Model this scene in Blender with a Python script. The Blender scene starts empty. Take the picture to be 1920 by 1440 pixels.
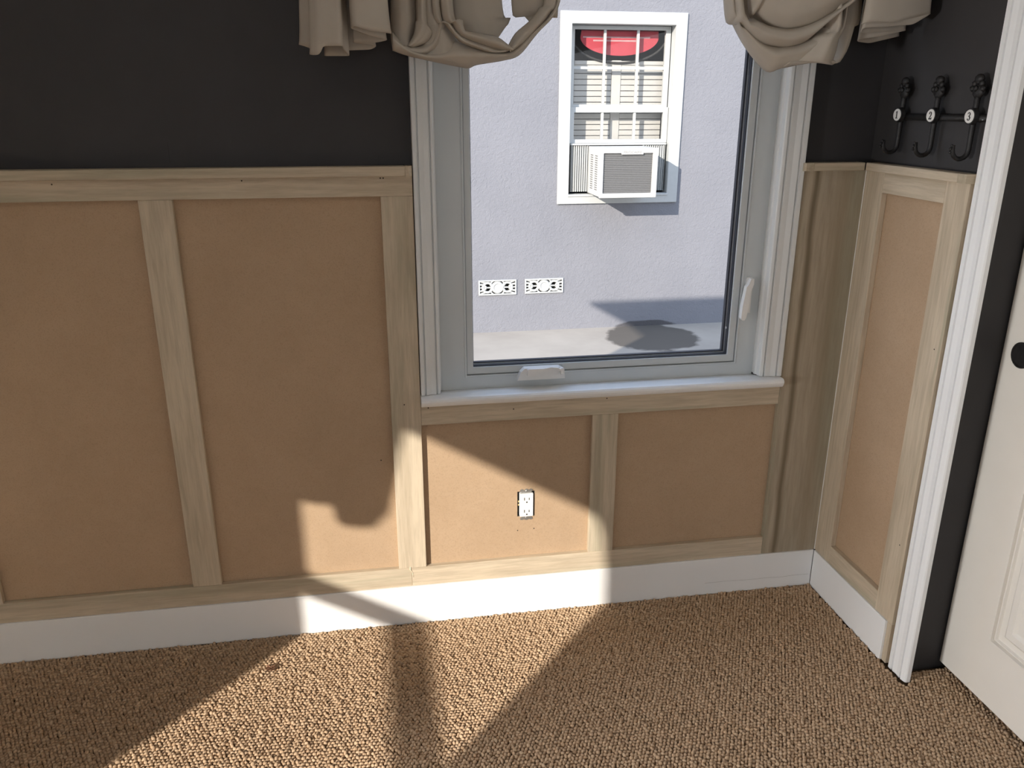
import bpy, bmesh, math, random
import numpy as np
from mathutils import Vector, Matrix, noise

random.seed(7)
SC = bpy.context.scene
COL = SC.collection

# ------------------------------------------------------------------ camera
F_PX = 1535.93
YAW, PITCH, ROLL = math.radians(9.6697), math.radians(18.947), math.radians(0.076)
CAM = Vector((0.0, -1.9575, 1.3539))
_r = Vector((math.cos(YAW), -math.sin(YAW), 0)); _f = Vector((math.sin(YAW), math.cos(YAW), 0)); _u = Vector((0, 0, 1))
FWD = _f * math.cos(PITCH) - _u * math.sin(PITCH)
_u2 = _u * math.cos(PITCH) + _f * math.sin(PITCH)
RGT = _r * math.cos(ROLL) + _u2 * math.sin(ROLL)
UP = _u2 * math.cos(ROLL) - _r * math.sin(ROLL)
cam = bpy.data.cameras.new('camera')
cam.sensor_width = 36.0; cam.lens = F_PX / 1920 * 36.0; cam.clip_start = 0.02; cam.clip_end = 300
camo = bpy.data.objects.new('camera', cam); COL.objects.link(camo)
camo.matrix_world = Matrix(((RGT.x, UP.x, -FWD.x, CAM.x), (RGT.y, UP.y, -FWD.y, CAM.y), (RGT.z, UP.z, -FWD.z, CAM.z), (0, 0, 0, 1)))
SC.camera = camo

# ------------------------------------------------------------------ light
SUN = Vector((0.95, 1.0, -0.539))
sun = bpy.data.lights.new('sun', 'SUN'); sun.energy = 5.2; sun.angle = math.radians(0.45); sun.color = (1.0, 0.925, 0.825)
suno = bpy.data.objects.new('sun', sun); COL.objects.link(suno)
suno.rotation_euler = (-SUN).to_track_quat('Z', 'Y').to_euler(); suno.location = (-4, -6, 5)
W = bpy.data.worlds.new('sky'); SC.world = W; W.use_nodes = True
_n = W.node_tree.nodes; _l = W.node_tree.links          # hazy bright sky, paler towards the horizon
_t = _n.new('ShaderNodeTexCoord'); _x = _n.new('ShaderNodeSeparateXYZ'); _r1 = _n.new('ShaderNodeValToRGB')
_r1.color_ramp.elements[0].position = 0.0; _r1.color_ramp.elements[0].color = (0.95, 0.97, 1.0, 1)
_r1.color_ramp.elements[1].position = 0.8; _r1.color_ramp.elements[1].color = (0.50, 0.68, 1.0, 1)
_l.new(_t.outputs['Generated'], _x.inputs[0]); _l.new(_x.outputs['Z'], _r1.inputs['Fac']); _l.new(_r1.outputs[0], _n['Background'].inputs[0])
_n['Background'].inputs[1].default_value = 1.6
FILL_RADIANCE = 165.0                                     # radiance of the unseen lamp globe added for fill
SC.view_settings.view_transform = 'Standard'; SC.view_settings.look = 'None'
SC.view_settings.gamma = 1; SC.view_settings.use_curve_mapping = False; SC.view_settings.exposure = 0.36
SC.cycles.use_denoising = True
SC.cycles.diffuse_bounces = 7; SC.cycles.max_bounces = 14; SC.cycles.transparent_max_bounces = 24
SC.cycles.caustics_reflective = False; SC.cycles.caustics_refractive = False
SC.cycles.sample_clamp_indirect = 8

# ------------------------------------------------------------------ helpers
def at(px, py, Y):
    d = FWD + RGT * ((px - 960) / F_PX) - UP * ((py - 720) / F_PX)
    return CAM + d * ((Y - CAM.y) / d.y)

def wloc(o):
    v = Vector((0, 0, 0))
    while o is not None:
        v += o.location; o = o.parent
    return v

def link(name, me, mat=None, parent=None, smooth=False, centre=True):
    """one mesh object; vertices given in world space, origin moved to the middle of the mesh"""
    o = bpy.data.objects.new(name, me); COL.objects.link(o)
    if mat is not None and not me.materials: me.materials.append(mat)
    c = Vector((0, 0, 0))
    if centre and len(me.vertices):
        a = np.empty(len(me.vertices) * 3, 'f'); me.vertices.foreach_get('co', a); a = a.reshape(-1, 3)
        c = Vector(((a.min(0) + a.max(0)) / 2).tolist())
        me.transform(Matrix.Translation(-c))
    if smooth:
        for p in me.polygons: p.use_smooth = True
    if parent is not None:
        o.parent = parent; o.location = c - wloc(parent)
    else:
        o.location = c
    return o

def from_bm(name, bm, mat=None, parent=None, smooth=False):
    me = bpy.data.meshes.new(name); bm.to_mesh(me); bm.free()
    return link(name, me, mat, parent, smooth)

def thing(name, label, cat, loc=(0, 0, 0), group=None):
    o = bpy.data.objects.new(name, None); COL.objects.link(o); o.location = loc; o.empty_display_size = 0.05
    return tag(o, label, cat, group)

def tag(o, label=None, cat=None, group=None, kind=None):
    if label: o['label'] = label
    if cat: o['category'] = cat
    if group: o['group'] = group
    if kind: o['kind'] = kind
    return o

def struct(o, label=None):
    o['kind'] = 'structure'
    if label: o['label'] = label
    return o

def add_box(bm, x0, x1, y0, y1, z0, z1, bev=0.0, seg=1):
    x0, x1 = min(x0, x1), max(x0, x1); y0, y1 = min(y0, y1), max(y0, y1); z0, z1 = min(z0, z1), max(z0, z1)
    r = bmesh.ops.create_cube(bm, size=1.0)
    for v in r['verts']:
        v.co = Vector(((x0 + x1) / 2 + v.co.x * (x1 - x0), (y0 + y1) / 2 + v.co.y * (y1 - y0), (z0 + z1) / 2 + v.co.z * (z1 - z0)))
    if bev > 0:
        es = list({e for v in r['verts'] for e in v.link_edges})
        bmesh.ops.bevel(bm, geom=es, offset=bev, segments=seg, affect='EDGES', profile=0.5)

def box(name, x0, x1, y0, y1, z0, z1, mat, parent=None, bev=0.0008, seg=1):
    bm = bmesh.new(); add_box(bm, x0, x1, y0, y1, z0, z1, bev, seg)
    return from_bm(name, bm, mat, parent)

def slab(name, a0, a1, z0, z1, holes, d0, d1, mat, parent=None, axis='y'):
    """wall slab with rectangular holes; a is x (axis 'y') or y (axis 'x'), d the thickness direction"""
    As = sorted({a0, a1} | {h[0] for h in holes} | {h[1] for h in holes}); Zs = sorted({z0, z1} | {h[2] for h in holes} | {h[3] for h in holes})
    bm = bmesh.new(); solid = {}
    for i in range(len(As) - 1):
        for j in range(len(Zs) - 1):
            ca, cz = (As[i] + As[i + 1]) / 2, (Zs[j] + Zs[j + 1]) / 2
            solid[i, j] = not any(h[0] < ca < h[1] and h[2] < cz < h[3] for h in holes)
    def V(a, d, z): return bm.verts.new((a, d, z) if axis == 'y' else (d, a, z))
    def Q(*p): bm.faces.new([V(*q) for q in p])
    for (i, j), s in solid.items():
        if not s: continue
        A0, A1, Z0, Z1 = As[i], As[i + 1], Zs[j], Zs[j + 1]
        Q((A0, d0, Z0), (A1, d0, Z0), (A1, d0, Z1), (A0, d0, Z1)); Q((A0, d1, Z0), (A0, d1, Z1), (A1, d1, Z1), (A1, d1, Z0))
        if not solid.get((i - 1, j)): Q((A0, d0, Z0), (A0, d0, Z1), (A0, d1, Z1), (A0, d1, Z0))
        if not solid.get((i + 1, j)): Q((A1, d0, Z0), (A1, d1, Z0), (A1, d1, Z1), (A1, d0, Z1))
        if not solid.get((i, j - 1)): Q((A0, d0, Z0), (A0, d1, Z0), (A1, d1, Z0), (A1, d0, Z0))
        if not solid.get((i, j + 1)): Q((A0, d0, Z1), (A1, d0, Z1), (A1, d1, Z1), (A0, d1, Z1))
    bmesh.ops.remove_doubles(bm, verts=bm.verts[:], dist=1e-6)
    bmesh.ops.recalc_face_normals(bm, faces=bm.faces[:])
    return from_bm(name, bm, mat, parent)

def prism(name, pts, fn, t0, t1, mat, parent=None, smooth=False):
    """extrude a closed 2-D outline; fn(u, v, t) -> xyz"""
    bm = bmesh.new()
    a = [bm.verts.new(fn(u, v, t0)) for u, v in pts]; b = [bm.verts.new(fn(u, v, t1)) for u, v in pts]
    n = len(pts)
    for i in range(n): bm.faces.new((a[i], a[(i + 1) % n], b[(i + 1) % n], b[i]))
    bm.faces.new(a[::-1]); bm.faces.new(b)
    bmesh.ops.recalc_face_normals(bm, faces=bm.faces[:])
    return from_bm(name, bm, mat, parent, smooth)

def add_tube(bm, pts, rad, seg=10, cap=True, flat=1.0):
    pts = [Vector(p) for p in pts]; n = len(pts)
    rads = rad if isinstance(rad, (list, tuple)) else [rad] * n
    rings = []; prev = None
    for i, p in enumerate(pts):
        t = (pts[min(i + 1, n - 1)] - pts[max(i - 1, 0)]).normalized()
        if prev is None:
            ref = Vector((0, 0, 1)) if abs(t.z) < 0.9 else Vector((0, 1, 0))
            s = t.cross(ref).normalized()
        else:
            s = (prev - t * prev.dot(t)).normalized()
        prev = s; b = t.cross(s)
        rings.append([bm.verts.new(p + (s * math.cos(k * 2 * math.pi / seg) + b * math.sin(k * 2 * math.pi / seg) * flat) * rads[i]) for k in range(seg)])
    for i in range(n - 1):
        for k in range(seg):
            bm.faces.new((rings[i][k], rings[i][(k + 1) % seg], rings[i + 1][(k + 1) % seg], rings[i + 1][k]))
    if cap:
        bm.faces.new(rings[0][::-1]); bm.faces.new(rings[-1])

def tube(name, pts, rad, mat, parent=None, seg=10, smooth=True):
    bm = bmesh.new(); add_tube(bm, pts, rad, seg)
    bmesh.ops.recalc_face_normals(bm, faces=bm.faces[:])
    return from_bm(name, bm, mat, parent, smooth)

def add_disc(bm, c, n, r, th, seg=24, ry=None, up=(0, 0, 1)):
    """short cylinder (oval when ry is given) centred at c with its axis along n"""
    n = Vector(n).normalized(); u = Vector(up); s = n.cross(u).normalized(); u = s.cross(n).normalized(); ry = ry or r; c = Vector(c)
    A = [bm.verts.new(c - n * th / 2 + s * r * math.cos(k * 2 * math.pi / seg) + u * ry * math.sin(k * 2 * math.pi / seg)) for k in range(seg)]
    B = [bm.verts.new(c + n * th / 2 + s * r * .92 * math.cos(k * 2 * math.pi / seg) + u * ry * .92 * math.sin(k * 2 * math.pi / seg)) for k in range(seg)]
    for k in range(seg): bm.faces.new((A[k], A[(k + 1) % seg], B[(k + 1) % seg], B[k]))
    bm.faces.new(A[::-1]); bm.faces.new(B)

def disc(name, c, n, r, th, mat, parent=None, seg=24, ry=None):
    bm = bmesh.new(); add_disc(bm, c, n, r, th, seg, ry); bmesh.ops.recalc_face_normals(bm, faces=bm.faces[:])
    return from_bm(name, bm, mat, parent)

def add_blob(bm, c, r, sub=2):
    q = bmesh.ops.create_icosphere(bm, subdivisions=sub, radius=1.0)
    for v in q['verts']: v.co = Vector((c[0] + v.co.x * r[0], c[1] + v.co.y * r[1], c[2] + v.co.z * r[2]))

def catmull(P, n):
    P = [Vector(p) for p in P]
    Q = [P[0] * 2 - P[1]] + P + [P[-1] * 2 - P[-2]]; out = []
    for i in range(1, len(Q) - 2):
        for k in range(16):
            t = k / 16; a, b, c, d = Q[i - 1], Q[i], Q[i + 1], Q[i + 2]
            out.append(0.5 * ((2 * b) + (c - a) * t + (2 * a - 5 * b + 4 * c - d) * t * t + (3 * b - a - 3 * c + d) * t ** 3))
    out.append(P[-1])
    L = [0.0]
    for i in range(1, len(out)): L.append(L[-1] + (out[i] - out[i - 1]).length)
    res = []; j = 0
    for k in range(n):
        s = L[-1] * k / (n - 1)
        while j < len(L) - 2 and L[j + 1] < s: j += 1
        w = (s - L[j]) / max(L[j + 1] - L[j], 1e-9); res.append(out[j].lerp(out[j + 1], min(max(w, 0), 1)))
    return res

# ------------------------------------------------------------------ materials
class NT:
    def __init__(self, name):
        self.m = bpy.data.materials.new(name); self.m.use_nodes = True
        self.t = self.m.node_tree; self.N = self.t.nodes; self.b = self.N['Principled BSDF']; self.out = self.N['Material Output']
    def n(self, typ, **kw):
        x = self.N.new('ShaderNode' + typ)
        for k, v in kw.items(): setattr(x, k, v)
        return x
    def l(self, a, b): self.t.links.new(a, b)
    def coords(self, scale=(1, 1, 1), rnd=True, world=False):
        mp = self.n('Mapping'); mp.inputs['Scale'].default_value = scale
        if world:
            g = self.n('NewGeometry'); src = g.outputs['Position']
        else:
            src = self.n('TexCoord').outputs['Object']
            if rnd:
                oi = self.n('ObjectInfo'); vm = self.n('VectorMath', operation='MULTIPLY_ADD')
                vm.inputs[1].default_value = (37.0, 53.0, 71.0)
                cb = self.n('CombineXYZ')
                for i in range(3): self.l(oi.outputs['Random'], cb.inputs[i])
                self.l(cb.outputs[0], vm.inputs[0]); self.l(src, vm.inputs[2]); src = vm.outputs[0]
        self.l(src, mp.inputs['Vector']); return mp.outputs['Vector']
    def noise(self, vec, scale, detail=3.0, rough=0.5, dist=0.0):
        x = self.n('TexNoise'); x.inputs['Scale'].default_value = scale; x.inputs['Detail'].default_value = detail
        x.inputs['Roughness'].default_value = rough; x.inputs['Distortion'].default_value = dist
        self.l(vec, x.inputs['Vector']); return x.outputs['Fac']
    def ramp(self, fac, stops):
        x = self.n('ValToRGB'); e = x.color_ramp.elements
        while len(e) < len(stops): e.new(0.5)
        for s, (p, c) in zip(e, stops): s.position = p; s.color = (*c, 1) if len(c) == 3 else c
        self.l(fac, x.inputs['Fac']); return x.outputs['Color']
    def mix(self, fac, a, b, blend='MIX'):
        x = self.n('Mix', data_type='RGBA', blend_type=blend)
        for sock, v in ((x.inputs['Factor'], fac), (x.inputs['A'], a), (x.inputs['B'], b)):
            if hasattr(v, 'is_output'): self.l(v, sock)
            elif isinstance(v, (int, float)): sock.default_value = v
            else: sock.default_value = (*v, 1)
        return x.outputs['Result']
    def math(self, op, a, b=0.0):
        x = self.n('Math', operation=op)
        for i, v in enumerate((a, b)):
            if hasattr(v, 'is_output'): self.l(v, x.inputs[i])
            else: x.inputs[i].default_value = v
        return x.outputs[0]
    def bump(self, h, strength=0.3, dist=0.002):
        x = self.n('Bump'); x.inputs['Strength'].default_value = strength; x.inputs['Distance'].default_value = dist
        self.l(h, x.inputs['Height']); self.l(x.outputs[0], self.b.inputs['Normal'])
    def done(self, color=None, rough=0.6, metal=0.0, spec=0.5):
        if color is not None:
            if hasattr(color, 'is_output'): self.l(color, self.b.inputs['Base Color'])
            else: self.b.inputs['Base Color'].default_value = (*color, 1)
        self.b.inputs['Roughness'].default_value = rough; self.b.inputs['Metallic'].default_value = metal
        self.b.inputs['Specular IOR Level'].default_value = spec
        return self.m

def plain(name, c, rough=0.5, metal=0.0, var=0.06, scale=30.0, bump=0.0, spec=0.5):
    k = NT(name); v = k.coords(); f = k.noise(v, scale, 3)
    col = k.ramp(f, [(0.3, tuple(x * (1 - var) for x in c)), (0.7, tuple(min(1, x * (1 + var)) for x in c))])
    if bump: k.bump(k.noise(v, scale * 8, 2), bump, 0.001)
    return k.done(col, rough, metal, spec)

def wood(name, along, base=(0.590, 0.500, 0.375), dark=(0.410, 0.332, 0.235), green=(0.435, 0.390, 0.285), vein=None):
    """poplar: fine grain and broad streaks along one axis; vein = (offset across, lean, width) of one dark heartwood line"""
    k = NT(name); sc = [1, 1, 1]; sc['xyz'.index(along)] = 0.07
    v = k.coords(tuple(sc)); broad = k.noise(v, 14, 3, 0.55, 0.6); fine = k.noise(v, 130, 4, 0.65, 0.2); mid = k.noise(v, 40, 3, 0.5, 0.4)
    c = k.ramp(broad, [(0.34, green), (0.47, base), (0.60, tuple(x * 1.04 for x in base)), (0.74, dark)])
    c = k.mix(k.ramp(mid, [(0.45, (0, 0, 0)), (0.72, (0.5, 0.5, 0.5))]), c, dark)
    c = k.mix(k.ramp(fine, [(0.35, (0.36, 0.36, 0.36)), (0.6, (0, 0, 0))]), c, tuple(x * 0.72 for x in dark))
    if vein:
        tc = k.n('TexCoord'); sp = k.n('SeparateXYZ'); k.l(tc.outputs['Object'], sp.inputs[0])
        wob = k.noise(k.coords((0.05, 0.05, 1.0), rnd=False), 3.5, 2)
        for off, lean, wd, col, amt in vein:
            e = k.math('ADD', k.math('MULTIPLY', sp.outputs['Z'], lean), k.math('ADD', k.math('MULTIPLY', wob, 0.022), off - 0.011))
            d = k.math('ABSOLUTE', k.math('SUBTRACT', sp.outputs['X'], e))
            m = k.ramp(k.math('DIVIDE', d, wd), [(0.15, (amt,) * 3), (1.0, (0, 0, 0))])
            c = k.mix(m, c, col)
    k.bump(fine, 0.12, 0.0006)
    return k.done(c, 0.62, 0, 0.3)

def glass(name, refl=0.06, tint=(1, 1, 1)):
    k = NT(name); k.N.remove(k.b)
    tr = k.n('BsdfTransparent'); tr.inputs[0].default_value = (*tint, 1)
    gl = k.n('BsdfGlossy'); gl.inputs['Roughness'].default_value = 0.02
    lw = k.n('LayerWeight'); lw.inputs['Blend'].default_value = 0.12
    f = k.math('ADD', k.math('MULTIPLY', lw.outputs['Fresnel'], 0.6), refl * 0.3)
    mx = k.n('MixShader'); k.l(f, mx.inputs[0]); k.l(tr.outputs[0], mx.inputs[1]); k.l(gl.outputs[0], mx.inputs[2]); k.l(mx.outputs[0], k.out.inputs[0])
    return k.m

M = {}
M['char'] = plain('charcoal wall paint', (0.041, 0.039, 0.040), 0.62, 0, 0.05, 12, 0.15, 0.35)
M['ceil'] = plain('ceiling paint', (0.80, 0.79, 0.76), 0.8, 0, 0.02, 8)
M['white'] = plain('white trim paint', (0.83, 0.84, 0.84), 0.42, 0, 0.015, 5)
M['casing'] = plain('white window trim paint', (0.72, 0.735, 0.73), 0.42, 0, 0.015, 5)  # same white trim paint, darkened to put shade into the colour
M['door'] = plain('white door paint', (0.80, 0.765, 0.70), 0.5, 0, 0.02, 9, 0.03)
M['vinyl'] = plain('white vinyl', (0.580, 0.617, 0.634), 0.38, 0, 0.015, 9)
M['hard'] = plain('white plastic hardware', (0.80, 0.80, 0.79), 0.3, 0, 0.01, 9)
M['gasket'] = plain('black glazing gasket', (0.035, 0.04, 0.055), 0.5)
M['spacer'] = plain('aluminium spacer', (0.55, 0.58, 0.62), 0.35, 0.6)
M['iron'] = plain('cast iron', (0.020, 0.019, 0.019), 0.48, 0.3, 0.3, 140, 0.3)
M['enamel'] = plain('white enamel', (0.78, 0.77, 0.74), 0.25, 0, 0.01)
M['black'] = plain('black print', (0.01, 0.01, 0.01), 0.5)
M['steel'] = plain('zinc plated steel', (0.62, 0.63, 0.62), 0.35, 0.85)
M['brass'] = plain('brass screw', (0.75, 0.60, 0.30), 0.35, 0.9)
M['dark'] = plain('dark recess', (0.03, 0.028, 0.026), 0.8)
M['outlet'] = plain('white outlet plastic', (0.84, 0.84, 0.82), 0.3, 0, 0.01)
M['nail'] = plain('nail hole', (0.05, 0.035, 0.025), 0.8)
M['glue'] = plain('dried filler', (0.85, 0.76, 0.58), 0.6)
M['caulk'] = plain('white caulk', (0.85, 0.84, 0.82), 0.5)
M['glass'] = glass('window glass')
M['wood_x'] = wood('poplar along x', 'x'); M['wood_y'] = wood('poplar along y', 'y'); M['wood_z'] = wood('poplar along z', 'z')
M['wood_wide'] = wood('poplar wide board', 'z', (0.429, 0.363, 0.273), (0.328, 0.273, 0.195), (0.359, 0.324, 0.238),
                      vein=[(-0.047, 0.0, 0.013, (0.156, 0.121, 0.074), 0.85), (0.035, -0.01, 0.03, (0.281, 0.226, 0.152), 0.5)])
k = NT('mdf board'); v = k.coords(); big = k.noise(v, 5, 4, 0.6); fine = k.noise(v, 300, 3, 0.7); med = k.noise(v, 45, 4, 0.65)
c = k.ramp(big, [(0.3, (0.429, 0.304, 0.195)), (0.7, (0.472, 0.339, 0.222))])
c = k.mix(k.ramp(med, [(0.4, (0, 0, 0)), (0.75, (0.234, 0.234, 0.234))]), c, (0.503, 0.374, 0.261))
c = k.mix(k.ramp(fine, [(0.3, (0.468, 0.468, 0.468)), (0.5, (0, 0, 0))]), c, (0.308, 0.215, 0.136))
M['mdf'] = k.done(c, 0.7, 0, 0.25)
k = NT('ivory curtain cloth'); v = k.coords(); wv = k.noise(v, 900, 2, 0.5)
c = k.ramp(k.noise(v, 12, 3), [(0.3, (0.570, 0.518, 0.446)), (0.7, (0.620, 0.570, 0.493))])
k.bump(wv, 0.15, 0.0005); k.done(c, 0.85, 0, 0.15)
tl = k.n('BsdfTranslucent'); tl.inputs[0].default_value = (0.60, 0.50, 0.37, 1); mx = k.n('MixShader'); mx.inputs[0].default_value = 0.22
k.l(k.b.outputs[0], mx.inputs[1]); k.l(tl.outputs[0], mx.inputs[2]); k.l(mx.outputs[0], k.out.inputs[0]); M['cloth'] = k.m
k = NT('carpet loops'); at_ = k.n('Attribute', attribute_name='tint'); v = k.coords(world=True)
c = k.ramp(at_.outputs['Fac'], [(0.0, (0.406, 0.281, 0.176)), (0.5, (0.476, 0.339, 0.222)), (1.0, (0.538, 0.398, 0.269))])
k.bump(k.noise(v, 900, 2, 0.7), 0.5, 0.001); M['loop'] = k.done(c, 0.95, 0, 0.05)
k = NT('carpet backing'); v = k.coords(world=True); f = k.noise(v, 260, 2, 0.6)
c = k.ramp(f, [(0.35, (0.070, 0.044, 0.024)), (0.7, (0.13, 0.085, 0.048))]); k.bump(f, 0.6, 0.004); M['carpet'] = k.done(c, 0.95, 0, 0.05)

# outdoors
k = NT('lavender stucco'); v = k.coords(world=True); big = k.noise(v, 2.0, 3); f1 = k.noise(v, 26, 5, 0.65, 0.8); f2 = k.noise(v, 75, 3, 0.6)
c = k.ramp(big, [(0.3, (0.222, 0.224, 0.245)), (0.7, (0.245, 0.246, 0.267))])
g = k.n('NewGeometry'); sp = k.n('SeparateXYZ'); k.l(g.outputs['Position'], sp.inputs[0])
def oval_mask(k, sp, cx, cy, rx, ry, vec, axis2):
    nz = k.noise(vec, 3.0, 4, 0.6); dx = k.math('DIVIDE', k.math('SUBTRACT', sp.outputs['X'], cx), rx)
    dy = k.math('DIVIDE', k.math('SUBTRACT', sp.outputs[axis2], cy), ry)
    r = k.math('SQRT', k.math('ADD', k.math('MULTIPLY', dx, dx), k.math('MULTIPLY', dy, dy)))
    return k.math('ADD', r, k.math('MULTIPLY', k.math('SUBTRACT', nz, 0.5), 0.55))
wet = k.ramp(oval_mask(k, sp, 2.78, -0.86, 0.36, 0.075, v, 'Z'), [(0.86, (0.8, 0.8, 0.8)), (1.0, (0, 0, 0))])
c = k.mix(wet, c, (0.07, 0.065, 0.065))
k.bump(k.math('ADD', f1, k.math('MULTIPLY', f2, 0.5)), 0.55, 0.014); M['stucco'] = k.done(c, 0.9, 0, 0.1)
k = NT('pale concrete'); v = k.coords(world=True); big = k.noise(v, 1.6, 4, 0.6)
c = k.ramp(big, [(0.3, (0.359, 0.320, 0.277)), (0.7, (0.437, 0.394, 0.343))])
g = k.n('NewGeometry'); sp = k.n('SeparateXYZ'); k.l(g.outputs['Position'], sp.inputs[0])
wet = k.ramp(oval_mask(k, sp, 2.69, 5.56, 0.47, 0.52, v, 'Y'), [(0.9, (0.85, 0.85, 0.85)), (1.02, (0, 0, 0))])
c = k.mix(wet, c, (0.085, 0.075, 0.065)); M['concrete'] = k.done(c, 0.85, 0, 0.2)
M['outwhite'] = plain('white exterior paint', (0.484, 0.491, 0.476), 0.5, 0, 0.02)
M['acbody'] = plain('beige white plastic', (0.577, 0.562, 0.530), 0.45, 0, 0.02)
M['acgrille'] = plain('grey condenser fins', (0.179, 0.176, 0.172), 0.6, 0.2, 0.08, 60)
M['blind'] = plain('cream siding board', (0.484, 0.468, 0.429), 0.6, 0, 0.02)
M['blindgap'] = plain('siding shadow line', (0.20, 0.19, 0.175), 0.8)
M['red'] = plain('red canvas', (0.429, 0.047, 0.062), 0.7, 0, 0.05)
M['pink'] = plain('faded white print', (0.484, 0.296, 0.296), 0.7)
M['room2'] = plain('dim room wall', (0.125, 0.121, 0.125), 0.9)
M['text'] = plain('grey lettering', (0.32, 0.31, 0.30), 0.6)
k = NT('insect screen mesh'); k.N.remove(k.b)
tr = k.n('BsdfTransparent'); df = k.n('BsdfDiffuse'); df.inputs[0].default_value = (0.30, 0.31, 0.33, 1)
MESH_X, MESH_Z, WIRE = 0.00141, 0.00152, 0.13          # woven insect screen: pitch of the wires and wire width as a share of it
sp = k.n('SeparateXYZ'); k.l(k.n('TexCoord').outputs['Object'], sp.inputs[0])
wx = k.math('LESS_THAN', k.math('FRACT', k.math('DIVIDE', sp.outputs['X'], MESH_X)), WIRE)
wz = k.math('LESS_THAN', k.math('FRACT', k.math('DIVIDE', sp.outputs['Z'], MESH_Z)), WIRE)
mx = k.n('MixShader'); k.l(k.math('MAXIMUM', wx, wz), mx.inputs[0])
k.l(tr.outputs[0], mx.inputs[1]); k.l(df.outputs[0], mx.inputs[2]); k.l(mx.outputs[0], k.out.inputs[0]); M['screen'] = k.m

# ================================================================== the room shell
XL, XR, YR, ZC = -2.5, 1.2554, -6.2, 2.44        # inner faces: left, right, rear, ceiling
YF = 0.006                                        # drywall face of the window wall; the panel board face is y = 0
WX0, WX1, WZ0, WZ1 = 0.150, 1.003, 0.640, 1.93    # opening of the visible window
OUT = (0.3485, 0.396, 0.2906, 0.3653)             # cut-out round the wall outlet

floor = struct(box('floor', XL - 0.06, 2.05, YR - 0.1, 0.15, -0.10, -0.0076, M['carpet'], bev=0), 'tan looped carpet floor')
struct(box('ceiling', XL - 0.06, 2.05, YR - 0.1, 0.16, ZC, ZC + 0.03, M['ceil'], bev=0), 'white ceiling')
wall_front = struct(slab('wall_front', XL - 0.06, XR + 0.17, -0.1, ZC, [(WX0, WX1, WZ0, WZ1), OUT], YF, 0.15, M['char']), 'dark charcoal wall around the casement window')
# left wall: a sash window whose sun falls into the picture and an unseen twin added further back for fill daylight
LT = 0.06
lw_y1 = -2.405; lw_y0 = -3.36; lw_top = 2.075; lw_bot = 0.78
wall_left = struct(slab('wall_left', YR - 0.1, 0.15, -0.1, ZC, [(lw_y0, lw_y1, lw_bot, lw_top), (-6.05, -4.65, 0.35, 2.04)], XL - LT, XL, M['char'], axis='x'), 'dark charcoal left wall with two sash windows')
wall_rear = struct(slab('wall_rear', XL - 0.06, 2.05, -0.1, ZC, [(-1.9, 1.0, 0.05, 2.1)], YR - 0.1, YR, M['char']), 'dark charcoal rear wall with a glass door')
CY = -0.424                                       # charcoal return of the closet opening
bm = bmesh.new(); add_box(bm, XR, XR + 0.17, CY, YF - 0.0005, -0.1, ZC)
wall_right = struct(from_bm('wall_right', bm, M['char']), 'dark charcoal wall return beside the closet')
bm = bmesh.new(); add_box(bm, XR, XR + 0.12, -2.35, CY, 2.06, ZC); add_box(bm, XR, XR + 0.12, YR, -2.35, -0.1, ZC); add_box(bm, 1.95, 2.05, YR, YF, -0.1, ZC)
add_box(bm, XR + 0.17, 2.0, CY - 0.02, CY, -0.1, ZC)
struct(from_bm('wall_closet', bm, M['char']), 'charcoal wall over and behind the closet doors')

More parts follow.
